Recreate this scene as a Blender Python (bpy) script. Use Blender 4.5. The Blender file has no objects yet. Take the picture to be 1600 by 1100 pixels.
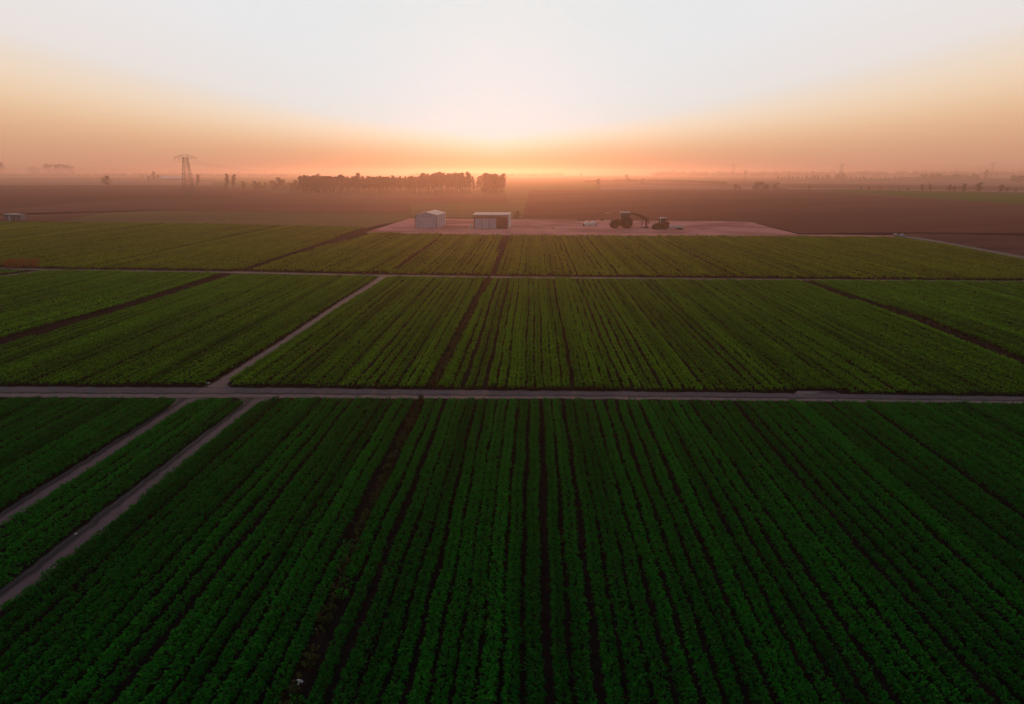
import bpy, bmesh, math, random
import numpy as np
from mathutils import Vector, Matrix

random.seed(7)
rng = np.random.default_rng(11)
R = math.radians
scene = bpy.context.scene
COL = scene.collection

# ------------------------------------------------------------------ camera
CAM_H = 13.0
F = 1100.0                       # focal length in photograph pixels (1600 wide)
HORIZON = 270.0
PITCH = math.atan((550 - HORIZON) / F)
ROW_VP = 832.0                   # the crop rows run towards +Y
YAW = math.atan((ROW_VP - 800) * math.cos(PITCH) / F)   # camera turned left of +Y

cam = bpy.data.objects.new('camera', bpy.data.cameras.new('camera'))
COL.objects.link(cam)
cam.location = (0, 0, CAM_H)
cam.rotation_euler = (math.pi / 2 - PITCH, 0, YAW)
cam.data.sensor_width = 36.0
cam.data.lens = 36.0 * F / 1600.0
cam.data.clip_start = 0.5
cam.data.clip_end = 30000
scene.camera = cam
CR = (Matrix.Rotation(YAW, 3, 'Z') @ Matrix.Rotation(math.pi / 2 - PITCH, 3, 'X'))


def G(px, py, z=0.0):
    """where the ray of a photograph pixel meets the height z"""
    d = CR @ Vector(((px - 800) / F, -(py - 550) / F, -1))
    t = (z - CAM_H) / d.z
    return Vector((d.x * t, d.y * t, z))


def mpp(px, py):
    """metres per photograph pixel at the ground point of that pixel"""
    p = G(px, py)
    v = CR.transposed() @ (p - Vector((0, 0, CAM_H)))
    return -v.z / F


CRn = np.array(CR)


def project(P):
    v = (P - np.array((0, 0, CAM_H))) @ CRn
    w = -v[:, 2]
    return 800 + F * v[:, 0] / w, 550 - F * v[:, 1] / w, w


# ------------------------------------------------------------------ materials
def nodes_of(name):
    m = bpy.data.materials.new(name)
    m.use_nodes = True
    nt = m.node_tree
    nt.nodes.clear()
    return m, nt


def noise_node(nt, scale, detail=4, rough=.6, vec=None, stretch=None):
    n = nt.nodes.new('ShaderNodeTexNoise')
    n.inputs['Scale'].default_value = scale
    n.inputs['Detail'].default_value = detail
    n.inputs['Roughness'].default_value = rough
    tc = nt.nodes.new('ShaderNodeTexCoord')
    src = tc.outputs['Object'] if vec is None else vec
    if stretch:
        mp = nt.nodes.new('ShaderNodeMapping')
        mp.inputs['Scale'].default_value = stretch
        nt.links.new(src, mp.inputs['Vector'])
        src = mp.outputs['Vector']
    nt.links.new(src, n.inputs['Vector'])
    return n.outputs['Fac']


def ramp_node(nt, fac, stops, interp='LINEAR'):
    r = nt.nodes.new('ShaderNodeValToRGB')
    r.color_ramp.interpolation = interp
    el = r.color_ramp.elements
    while len(el) < len(stops):
        el.new(.5)
    for e, (p, c) in zip(el, stops):
        e.position = p
        e.color = (*c, 1) if len(c) == 3 else c
    nt.links.new(fac, r.inputs['Fac'])
    return r.outputs['Color']


def mix_node(nt, fac, a, b, mode='MIX'):
    m = nt.nodes.new('ShaderNodeMix')
    m.data_type = 'RGBA'
    m.blend_type = mode
    for sock, v in ((m.inputs[0], fac), (m.inputs[6], a), (m.inputs[7], b)):
        if isinstance(v, bpy.types.NodeSocket):
            nt.links.new(v, sock)
        elif isinstance(v, (int, float)):
            sock.default_value = v
        else:
            sock.default_value = (*v, 1)
    return m.outputs[2]


def math_node(nt, op, a, b=None, c=None, clamp=False):
    m = nt.nodes.new('ShaderNodeMath')
    m.operation = op
    m.use_clamp = clamp
    for i, v in enumerate((a, b, c)):
        if v is None:
            continue
        if isinstance(v, bpy.types.NodeSocket):
            nt.links.new(v, m.inputs[i])
        else:
            m.inputs[i].default_value = v
    return m.outputs[0]


def finish(nt, color, rough=.8, bump=None, bump_d=.05, bump_s=.5, metal=0., spec=.3, trans=None):
    b = nt.nodes.new('ShaderNodeBsdfPrincipled')
    b.inputs['Roughness'].default_value = rough
    b.inputs['Metallic'].default_value = metal
    b.inputs['Specular IOR Level'].default_value = spec
    if isinstance(color, bpy.types.NodeSocket):
        nt.links.new(color, b.inputs['Base Color'])
    else:
        b.inputs['Base Color'].default_value = (*color, 1)
    if bump is not None:
        bn = nt.nodes.new('ShaderNodeBump')
        bn.inputs['Distance'].default_value = bump_d
        bn.inputs['Strength'].default_value = bump_s
        nt.links.new(bump, bn.inputs['Height'])
        nt.links.new(bn.outputs['Normal'], b.inputs['Normal'])
    out = nt.nodes.new('ShaderNodeOutputMaterial')
    surf = b.outputs[0]
    if trans:
        t = nt.nodes.new('ShaderNodeBsdfTranslucent')
        if isinstance(trans[1], bpy.types.NodeSocket):
            nt.links.new(trans[1], t.inputs['Color'])
        else:
            t.inputs['Color'].default_value = (*trans[1], 1)
        mx = nt.nodes.new('ShaderNodeMixShader')
        mx.inputs[0].default_value = trans[0]
        nt.links.new(surf, mx.inputs[1])
        nt.links.new(t.outputs[0], mx.inputs[2])
        surf = mx.outputs[0]
    nt.links.new(surf, out.inputs['Surface'])


def mat_leaf(name, c0, c1, scale, tf=.3, ts=1.3, rough=.85, spec=.05, stretch=None):
    m, nt = nodes_of(name)
    f = noise_node(nt, scale, 3, .6)
    big = noise_node(nt, .03, 3, .55)
    f2 = math_node(nt, 'MULTIPLY_ADD', big, .6, math_node(nt, 'MULTIPLY', f, .5))
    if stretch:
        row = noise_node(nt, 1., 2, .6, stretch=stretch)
        f2 = math_node(nt, 'ADD', f2, math_node(nt, 'MULTIPLY', math_node(nt, 'SUBTRACT', row, .5), 1.3))  # growth variation by row, and shade between rows put into leaf colour
    col = ramp_node(nt, f2, [(.3, c0), (.8, c1)])
    tcol = mix_node(nt, 1.0, col, (ts, ts, ts), 'MULTIPLY')
    finish(nt, col, rough, spec=spec, trans=(tf, tcol))
    return m


def mat_noise(name, c0, c1, scale=2., rough=.9, stretch=None, bump_d=.03, bump_s=.5, c2=None, scale2=.05, metal=0., spec=.25):
    m, nt = nodes_of(name)
    f = noise_node(nt, scale, 6, .65, stretch=stretch)
    col = ramp_node(nt, f, [(.3, c0), (.7, c1)])
    if c2 is not None:
        g = noise_node(nt, scale2, 4, .6)
        gm = ramp_node(nt, g, [(.42, (0, 0, 0)), (.62, (1, 1, 1))])
        col = mix_node(nt, gm, col, c2)
    finish(nt, col, rough, f, bump_d, bump_s, metal, spec)
    return m


def mat_track(name, stops, wobble=.10, wear=.35):
    """lane colours across the strip (UV v), worn by noise"""
    m, nt = nodes_of(name)
    tc = nt.nodes.new('ShaderNodeTexCoord')
    sp = nt.nodes.new('ShaderNodeSeparateXYZ')
    nt.links.new(tc.outputs['UV'], sp.inputs[0])
    n = noise_node(nt, .9, 4, .6)
    v = math_node(nt, 'MULTIPLY_ADD', math_node(nt, 'SUBTRACT', n, .5), wobble * 2, sp.outputs['Y'])
    col = ramp_node(nt, v, stops)
    n2 = noise_node(nt, 3.5, 6, .7)
    n3 = noise_node(nt, .25, 4, .6)
    w = ramp_node(nt, math_node(nt, 'MULTIPLY_ADD', n3, .5, math_node(nt, 'MULTIPLY', n2, .5)),
                  [(.3, (1 - wear,) * 3), (.7, (1 + wear * .6,) * 3)])
    col = mix_node(nt, 1., col, w, 'MULTIPLY')
    finish(nt, col, .9, n2, .05, .6, spec=.2)
    return m


def mat_rows(name, c0, c1, pitch, angle=0., deep=.35, scale=.5):
    """a tilled or sown field: fine lines along its rows plus patchy growth"""
    m, nt = nodes_of(name)
    tc = nt.nodes.new('ShaderNodeTexCoord')
    mp = nt.nodes.new('ShaderNodeMapping')
    mp.inputs['Rotation'].default_value = (0, 0, angle)
    nt.links.new(tc.outputs['Object'], mp.inputs['Vector'])
    n1 = noise_node(nt, 1., 3, .6, mp.outputs['Vector'], (1 / pitch, .012, 1))
    n2 = noise_node(nt, 1., 5, .65, mp.outputs['Vector'], (.035, .006, 1))
    n3 = noise_node(nt, scale, 5, .7)
    f = math_node(nt, 'MULTIPLY', n1, deep)
    f = math_node(nt, 'MULTIPLY_ADD', n2, .55, f)
    f = math_node(nt, 'MULTIPLY_ADD', n3, .35, f)
    col = ramp_node(nt, f, [(.4, c0), (.85, c1)])
    finish(nt, col, .95, n1, .12, .6, spec=0.)
    return m


M = {}
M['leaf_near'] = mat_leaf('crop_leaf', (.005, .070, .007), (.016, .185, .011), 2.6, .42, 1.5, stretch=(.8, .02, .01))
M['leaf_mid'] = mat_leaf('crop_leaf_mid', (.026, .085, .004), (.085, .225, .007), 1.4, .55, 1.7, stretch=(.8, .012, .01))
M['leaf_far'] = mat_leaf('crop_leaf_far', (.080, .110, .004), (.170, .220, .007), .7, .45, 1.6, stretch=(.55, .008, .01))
M['weed'] = mat_leaf('weed_leaf', (.030, .045, .012), (.065, .060, .020), 2., .3, 1.1)
M['grass'] = mat_leaf('grass_blade', (.035, .045, .014), (.09, .075, .03), 1.1, .3, 1.1)
M['crown'] = mat_leaf('tree_leaf', (.065, .022, .012), (.13, .046, .022), .8, .25, 1.1)
M['crown_dark'] = mat_leaf('dark_tree_leaf', (.034, .018, .012), (.062, .034, .020), .8, .2, 1.1)
M['russet'] = mat_leaf('russet_leaf', (.26, .075, .02), (.45, .15, .045), 1.2, .3, 1.1)
M['bark'] = mat_noise('bark', (.035, .026, .02), (.075, .055, .042), 3., stretch=(1, 1, .25))
M['soil'] = mat_noise('soil', (.012, .010, .009), (.024, .019, .017), 3.0, c2=(.010, .018, .008), scale2=.3, spec=0.)
M['ditch'] = mat_noise('ditch_soil', (.018, .010, .010), (.042, .024, .022), 2.2, bump_d=.2, bump_s=.9, c2=(.014, .010, .011), scale2=.6, spec=0.)
M['yard'] = mat_noise('yard_gravel', (.52, .205, .185), (.66, .30, .275), 1.3, c2=(.36, .138, .122), scale2=.07, stretch=(.25, 1, 1), spec=0.)
M['pink_soil'] = mat_noise('bare_earth', (.11, .045, .038), (.18, .078, .066), .7, c2=(.075, .034, .031), scale2=.06, stretch=(.2, 1, 1), spec=0.)
M['road'] = mat_track('gravel_road', [(0, (.03, .022, .015)), (.07, (.140, .090, .094)), (.30, (.165, .106, .112)), (.37, (.022, .013, .018)),
                                      (.44, (.026, .016, .021)), (.52, (.094, .065, .080)), (.90, (.122, .085, .098)), (1., (.05, .034, .03))], .03)
M['path'] = mat_track('earth_track', [(0, (.03, .026, .018)), (.14, (.094, .060, .064)), (.40, (.108, .068, .084)), (.56, (.088, .058, .074)), (.64, (.018, .015, .022)),
                                      (.80, (.013, .014, .021)), (.87, (.052, .044, .054)), (.93, (.036, .033, .036)), (1., (.015, .016, .012))], .05)
M['path_mid'] = mat_track('gravel_lane', [(0, (.04, .027, .02)), (.14, (.150, .096, .10)), (.78, (.155, .101, .106)), (.88, (.034, .022, .024)), (1, (.018, .011, .012))], .04)
M['pull_off'] = mat_noise('pull_off_gravel', (.18, .125, .13), (.30, .215, .21), .8, c2=(.10, .066, .08), scale2=.5, spec=0.)
M['thin_track'] = mat_track('field_track', [(0, (.03, .022, .016)), (.25, (.13, .088, .075)), (.7, (.12, .082, .072)), (1, (.025, .017, .015))], .08)
M['mound'] = mat_noise('mound_soil', (.085, .040, .030), (.13, .065, .05), 2.)
M['metal_wall'] = None
# ------------------------------------------------------------------ object helpers


def tag(o, label=None, cat=None, group=None, kind=None):
    if label:
        assert 4 <= len(label.split()) <= 16, label
        o['label'] = label
    if cat:
        o['category'] = cat
    if group:
        o['group'] = group
    if kind:
        o['kind'] = kind
    return o


def empty(name, loc, rz=0., label=None, cat=None, group=None):
    o = bpy.data.objects.new(name, None)
    COL.objects.link(o)
    o.empty_display_size = .3
    o.location = loc
    o.rotation_euler = (0, 0, rz)
    return tag(o, label, cat, group)


def link_mesh(name, me, parent=None, mats=()):
    o = bpy.data.objects.new(name, me)
    COL.objects.link(o)
    for m in mats:
        if m is not None:
            me.materials.append(m)
    if parent is not None:
        o.parent = parent
    return o


def from_arrays(name, V, Q, mats, parent=None, nv=4, midx=None):
    """V (n,3), Q (m,nv) -> one mesh object"""
    me = bpy.data.meshes.new(name)
    V = np.ascontiguousarray(V, dtype=np.float32)
    Q = np.ascontiguousarray(Q, dtype=np.int32)
    me.vertices.add(len(V))
    me.vertices.foreach_set('co', V.ravel())
    me.loops.add(Q.size)
    me.loops.foreach_set('vertex_index', Q.ravel())
    me.polygons.add(len(Q))
    me.polygons.foreach_set('loop_start', np.arange(0, Q.size, nv, dtype=np.int32))
    me.polygons.foreach_set('loop_total', np.full(len(Q), nv, dtype=np.int32))
    if midx is not None:
        me.polygons.foreach_set('material_index', np.ascontiguousarray(midx, dtype=np.int32))
    me.update(calc_edges=True)
    return link_mesh(name, me, parent, mats)


class MB:
    """collects simple shapes into one mesh"""

    def __init__(self):
        self.bm = bmesh.new()

    def box(self, c, s, rot=None, bevel=0., taper=None):
        r = bmesh.ops.create_cube(self.bm, size=1.)
        vs = r['verts']
        for v in vs:
            k = 1.
            x, y, z = v.co.x * s[0], v.co.y * s[1], v.co.z * s[2]
            if taper and v.co.z > 0:
                x *= taper[0]
                y *= taper[1]
            v.co = (x, y, z)
        if bevel:
            es = list({e for v in vs for e in v.link_edges})
            bmesh.ops.bevel(self.bm, geom=es, offset=bevel, segments=2, affect='EDGES', profile=.6)
            vs = [v for v in self.bm.verts if v.tag is False and v not in self._old] if False else None
        return vs, c, rot

    def abox(self, c, s, rot=None, bevel=0., taper=None):
        t = MB()
        t.box((0, 0, 0), s, None, bevel, taper)
        m = Matrix.Translation(Vector(c)) @ (rot.to_4x4() if rot is not None else Matrix.Identity(4))
        self.merge(t, m)
        return self

    def merge(self, other, m=None):
        if m is not None:
            other.bm.transform(m)
        me = bpy.data.meshes.new('tmp')
        other.bm.to_mesh(me)
        self.bm.from_mesh(me)
        bpy.data.meshes.remove(me)
        other.bm.free()

    def tube(self, p0, p1, r0, r1=None, seg=8, cap=True):
        p0, p1 = Vector(p0), Vector(p1)
        r1 = r0 if r1 is None else r1
        ax = (p1 - p0)
        if ax.length < 1e-6:
            return self
        q = ax.to_track_quat('Z', 'Y').to_matrix()
        a, b = [], []
        for k in range(seg):
            t = 2 * math.pi * k / seg
            d = q @ Vector((math.cos(t), math.sin(t), 0))
            a.append(self.bm.verts.new(p0 + d * r0))
            b.append(self.bm.verts.new(p1 + d * r1))
        for k in range(seg):
            self.bm.faces.new((a[k], a[(k + 1) % seg], b[(k + 1) % seg], b[k]))
        if cap:
            self.bm.faces.new(a[::-1])
            self.bm.faces.new(b)
        return self

    def poly(self, pts):
        self.bm.faces.new([self.bm.verts.new(p) for p in pts])
        return self

    def prism(self, pts, axis, depth):
        """extrude a closed outline by the vector axis*depth"""
        a = [self.bm.verts.new(p) for p in pts]
        b = [self.bm.verts.new(Vector(p) + Vector(axis) * depth) for p in pts]
        n = len(a)
        self.bm.faces.new(a[::-1])
        self.bm.faces.new(b)
        for k in range(n):
            self.bm.faces.new((a[k], a[(k + 1) % n], b[(k + 1) % n], b[k]))
        return self

    def ring(self, c, axis_y, prof, seg=24):
        """lathe about the Y axis through c; prof = [(radius, y)]"""
        c = Vector(c)
        rings = []
        for (r, y) in prof:
            rings.append([self.bm.verts.new(c + Vector((r * math.cos(2 * math.pi * k / seg), y, r * math.sin(2 * math.pi * k / seg)))) for k in range(seg)])
        for i in range(len(rings) - 1):
            for k in range(seg):
                self.bm.faces.new((rings[i][k], rings[i][(k + 1) % seg], rings[i + 1][(k + 1) % seg], rings[i + 1][k]))
        return self

    def build(self, name, mat, parent=None, smooth=False):
        bmesh.ops.recalc_face_normals(self.bm, faces=self.bm.faces)
        me = bpy.data.meshes.new(name)
        self.bm.to_mesh(me)
        self.bm.free()
        if smooth:
            for p in me.polygons:
                p.use_smooth = True
        return link_mesh(name, me, parent, (mat,))


# ------------------------------------------------------------------ light, sky, air
SUN_AZ = R(-2.9)                 # from +Y, to the left
SUN_EL = R(9.0)
S = Vector((math.sin(SUN_AZ) * math.cos(SUN_EL), math.cos(SUN_AZ) * math.cos(SUN_EL), math.sin(SUN_EL)))

world = bpy.data.worlds.new('World')
scene.world = world
world.use_nodes = True
nt = world.node_tree
nt.nodes.clear()
tc = nt.nodes.new('ShaderNodeTexCoord')
sep = nt.nodes.new('ShaderNodeSeparateXYZ')
nt.links.new(tc.outputs['Generated'], sep.inputs[0])
X, Y, Z = sep.outputs
hl = math_node(nt, 'SQRT', math_node(nt, 'MAXIMUM', math_node(nt, 'MULTIPLY_ADD', X, X, math_node(nt, 'MULTIPLY', Y, Y)), 1e-6))
sa = Vector((math.sin(SUN_AZ), math.cos(SUN_AZ)))
ca = math_node(nt, 'DIVIDE', math_node(nt, 'MULTIPLY_ADD', X, sa.x, math_node(nt, 'MULTIPLY', Y, sa.y)), hl)
ca = math_node(nt, 'MINIMUM', math_node(nt, 'MAXIMUM', ca, -1.), 1.)
az = math_node(nt, 'MULTIPLY', math_node(nt, 'ARCCOSINE', ca), 180 / math.pi)
el = math_node(nt, 'MULTIPLY', math_node(nt, 'ARCSINE', Z), 180 / math.pi)
el = math_node(nt, 'MAXIMUM', el, 0.)
ew = math_node(nt, 'MULTIPLY_ADD', math_node(nt, 'MULTIPLY', az, az), .0020, math_node(nt, 'MULTIPLY_ADD', az, .105, 2.8))
t = math_node(nt, 'DIVIDE', el, ew)
th = math_node(nt, 'MULTIPLY', t, .5)
s2l = lambda r, g, b: tuple(((c / 255 + .055) / 1.055) ** 2.4 if c > 10 else c / 255 / 12.92 for c in (r, g, b))
mid = ramp_node(nt, th, [(0, s2l(192, 132, 96)), (.14, s2l(214, 160, 116)), (.28, s2l(236, 208, 170)), (.40, s2l(244, 231, 208)), (.5, s2l(220, 232, 233)), (1, s2l(222, 232, 234))], 'B_SPLINE')
side = ramp_node(nt, th, [(0, s2l(206, 150, 124)), (.10, s2l(214, 160, 128)), (.22, s2l(234, 191, 149)), (.34, s2l(243, 218, 189)), (.44, s2l(237, 222, 206)), (.52, s2l(234, 228, 224)), (1, s2l(235, 236, 239))], 'B_SPLINE')


def smooth(nt, v, a, b):
    m = nt.nodes.new('ShaderNodeMapRange')
    m.interpolation_type = 'SMOOTHSTEP'
    m.inputs[1].default_value = a
    m.inputs[2].default_value = b
    nt.links.new(v, m.inputs[0])
    return m.outputs[0]


front = mix_node(nt, smooth(nt, az, 1, 28), mid, side)
sky = nt.nodes.new('ShaderNodeTexSky')
sky.sky_type = 'NISHITA'
sky.sun_disc = False
sky.sun_elevation = SUN_EL
sky.sun_rotation = SUN_AZ
sky.dust_density = 4.0
sky.air_density = 1.0
SKY_K = .13
nish = mix_node(nt, 1., sky.outputs[0], (SKY_K, SKY_K, SKY_K), 'MULTIPLY')
away = math_node(nt, 'MAXIMUM', smooth(nt, az, 60, 120), smooth(nt, el, 18, 58))
col = mix_node(nt, away, front, nish)
bg = nt.nodes.new('ShaderNodeBackground')
bg.inputs['Strength'].default_value = 1.0
nt.links.new(col, bg.inputs['Color'])
wo = nt.nodes.new('ShaderNodeOutputWorld')
nt.links.new(bg.outputs[0], wo.inputs['Surface'])

sun = bpy.data.objects.new('sun', bpy.data.lights.new('sun', 'SUN'))
COL.objects.link(sun)
sun.data.energy = 1.0
sun.data.angle = R(3.0)
sun.data.color = (1., .48, .24)
sun.rotation_euler = S.to_track_quat('Z', 'Y').to_euler()
sun.location = (0, 0, 60)

FAR = 5200.0
hb = MB()
hb.abox((0, FAR / 2 - 100, 13.5), (2 * 4300, FAR + 300, 29.0))
m, nt = nodes_of('haze_air')
pv = nt.nodes.new('ShaderNodeVolumePrincipled')
pv.inputs['Color'].default_value = (.98, .63, .49, 1)
pv.inputs['Density'].default_value = .0006
pv.inputs['Anisotropy'].default_value = .80
o_ = nt.nodes.new('ShaderNodeOutputMaterial')
nt.links.new(pv.outputs[0], o_.inputs['Volume'])
haze = hb.build('haze', m)
tag(haze, kind='stuff')

# ------------------------------------------------------------------ ground, roads, far fields
nx, ny = 82, 52
gx = np.linspace(-4200, 4200, nx)
gy = np.linspace(-150, FAR - 50, ny)
XX, YY = np.meshgrid(gx, gy)
V = np.stack([XX.ravel(), YY.ravel(), np.zeros(XX.size)], 1)
I = np.arange(nx * ny).reshape(ny, nx)
Q = np.stack([I[:-1, :-1].ravel(), I[:-1, 1:].ravel(), I[1:, 1:].ravel(), I[1:, :-1].ravel()], 1)
m, nt = nodes_of('plain_earth')
n1 = noise_node(nt, .004, 4, .5, stretch=(.35, 1, 1))
n2 = noise_node(nt, 2.5, 5, .65)
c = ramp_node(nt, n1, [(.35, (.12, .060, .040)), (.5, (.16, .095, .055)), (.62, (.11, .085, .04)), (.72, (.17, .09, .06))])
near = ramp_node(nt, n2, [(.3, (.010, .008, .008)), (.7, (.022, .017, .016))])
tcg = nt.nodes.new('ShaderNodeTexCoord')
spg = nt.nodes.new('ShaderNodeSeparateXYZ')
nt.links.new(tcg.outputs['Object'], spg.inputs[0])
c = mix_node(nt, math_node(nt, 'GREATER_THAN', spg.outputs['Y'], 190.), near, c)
finish(nt, c, .95, n2, .05, .5, spec=0.)
tag(from_arrays('ground', V, Q, (m,)), kind='structure')


def sheet(name, pts, z, mat, kind='structure'):
    """a level polygon given by photograph pixels"""
    b = MB()
    b.poly([G(x, y, 0) + Vector((0, 0, z)) for x, y in pts])
    bmesh.ops.triangulate(b.bm, faces=b.bm.faces)
    return tag(b.build(name, mat), kind=kind)


def strip(name, pairs, z, mat, step=.5, jitter=.07, nacross=6, crown=0.):
    L = [np.array(G(*a))[:2] for a, b in pairs]
    Rr = [np.array(G(*b))[:2] for a, b in pairs]
    l2, r2 = [], []
    for i in range(len(L) - 1):
        n = max(2, int(np.linalg.norm(L[i + 1] - L[i]) / step))
        for k in range(n):
            f = k / n
            l2.append(L[i] * (1 - f) + L[i + 1] * f)
            r2.append(Rr[i] * (1 - f) + Rr[i + 1] * f)
    l2.append(L[-1])
    r2.append(Rr[-1])
    l2, r2 = np.array(l2), np.array(r2)
    for _ in range(4):                                   # soften the bends
        for q in (l2, r2):
            q[1:-1] = (q[:-2] + 2 * q[1:-1] + q[2:]) / 4
    n = len(l2)
    W = np.linalg.norm(r2 - l2, axis=1)[:, None]
    j1 = rng.normal(0, jitter, (n, 1)).clip(-2 * jitter, 2 * jitter)
    j2 = rng.normal(0, jitter, (n, 1)).clip(-2 * jitter, 2 * jitter)
    dr = (r2 - l2) / np.maximum(W, 1e-6)
    l2 = l2 + dr * j1
    r2 = r2 + dr * j2
    vs = np.linspace(0, 1, nacross + 1)
    V = np.zeros((n, nacross + 1, 3))
    for j, v in enumerate(vs):
        V[:, j, :2] = l2 * (1 - v) + r2 * v
        V[:, j, 2] = z + crown * math.sin(v * math.pi)
    inner = V[:, 1:-1, 2]
    inner += rng.normal(0, .012, inner.shape).clip(-z * .4, .04)
    I = np.arange(n * (nacross + 1)).reshape(n, nacross + 1)
    Q = np.stack([I[:-1, :-1].ravel(), I[1:, :-1].ravel(), I[1:, 1:].ravel(), I[:-1, 1:].ravel()], 1)
    o = from_arrays(name, V.reshape(-1, 3), Q, (mat,))
    uv = o.data.uv_layers.new(name='UVMap')
    vv = np.tile(1 - vs, n)
    uu = np.repeat(np.arange(n) * step, nacross + 1)
    idx = Q.ravel()
    uv.data.foreach_set('uv', np.stack([uu[idx], vv[idx]], 1).astype(np.float32).ravel())
    if o.data.polygons[0].normal.z < 0:
        o.data.flip_normals()
    return tag(o, kind='structure')


strip('gravel_road', [((-350, 603), (-350, 621)), ((0, 604.5), (0, 621.5)), ((300, 606), (280, 623)), ((420, 606), (420, 622.5)), ((660, 609.5), (660, 624)),
                      ((900, 611.5), (900, 624.5)), ((1240, 615), (1240, 628)), ((1600, 620.5), (1600, 631.5)), ((2000, 626), (2000, 636))], .034, M['road'], .4, .06, 8)
sheet('road_pull_off', [(1238, 617.5), (1246, 611.6), (1304, 611.8), (1322, 619)], .032, M['pull_off'])
strip('earth_track', [((272, 622), (334, 622)), ((277, 627), (308, 627)), ((266, 634), (294, 632)), ((140, 714), (160, 722)), ((0, 801), (0, 824)), ((-350, 1018), (-350, 1068))], .018, M['path'], .35, .06)
strip('earth_track', [((366, 621.5), (446, 621.5)), ((380, 626.5), (416, 626.5)), ((379, 632), (402, 634)), ((330, 668), (353, 672)), ((242, 736), (268, 741)), ((155, 802), (188, 813)), ((84, 857), (118, 867)),
                      ((0, 922), (0, 958)), ((-250, 1115), (-250, 1172))], .022, M['path'], .35, .06)
strip('gravel_lane', [((306, 608), (368, 608)), ((324, 602.5), (356, 603)), ((335, 597), (354, 598.5)), ((440, 531), (456, 531)), ((520, 478), (532, 479)), ((593, 432), (607, 432))], .02, M['path_mid'], .5, .06)
strip('field_track', [((-300, 417), (-300, 421)), ((0, 418), (0, 421)), ((90, 420.5), (90, 423.7)), ((380, 424.3), (380, 427.6)), ((600, 429.3), (600, 432.6)), ((760, 431.3), (760, 435)),
                      ((1250, 436), (1250, 439)), ((1600, 439), (1600, 441)), ((2000, 442), (2000, 444))], .03, M['thin_track'], 1., .05)
strip('field_track', [((-100, 446), (-100, 450)), ((0, 431), (0, 434)), ((50, 424), (50, 426.5)), ((86, 420.5), (92, 422))], .026, M['thin_track'], 1., .05)
strip('field_track', [((1398, 366), (1398, 369.4)), ((1470, 377), (1470, 380.6)), ((1600, 401), (1600, 405.2)), ((1720, 421), (1720, 426))], .07, M['thin_track'], 1., .05)
DITCH = [
    [((-200, 600), (-200, 618)), ((0, 531.5), (0, 544)), ((180, 481.5), (180, 490)), ((345, 429), (368, 429))],
    [((374, 424), (388, 424)), ((480, 389), (492, 390)), ((567, 358), (579, 359))],
    [((1262, 440), (1250, 440)), ((1338, 466), (1320, 466)), ((1446, 500), (1420, 500)), ((1600, 563), (1600, 577)), ((1800, 630), (1800, 655))],
    [((758, 435), (767, 435)), ((713, 520), (724, 520)), ((666, 609), (681, 609))],
    [((787, 369), (793, 369)), ((765, 431), (770, 431))],
    [((650, 625), (671, 625)), ((594, 740), (614, 740)), ((484, 1000), (509, 1000)), ((416, 1150), (446, 1150))],
    [((686.5, 369), (692, 369)), ((610.5, 429), (617, 429))],
]
for i, d in enumerate(DITCH):
    strip('ditch', d, .010 + .001 * i, M['ditch'], .5, .05)

sheet('yard', [(572, 363), (640, 341.5), (1150, 346), (1172, 347), (1248, 366.5), (1395, 368), (1400, 371.5), (1240, 370.2), (800, 368.3), (575, 364.6)], .05, M['yard'])
sheet('bare_earth', [(1402, 371.2), (1398, 368), (1430, 364.5), (1700, 371), (1950, 425), (1760, 428), (1600, 406), (1470, 381)], .04, M['pink_soil'])

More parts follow.
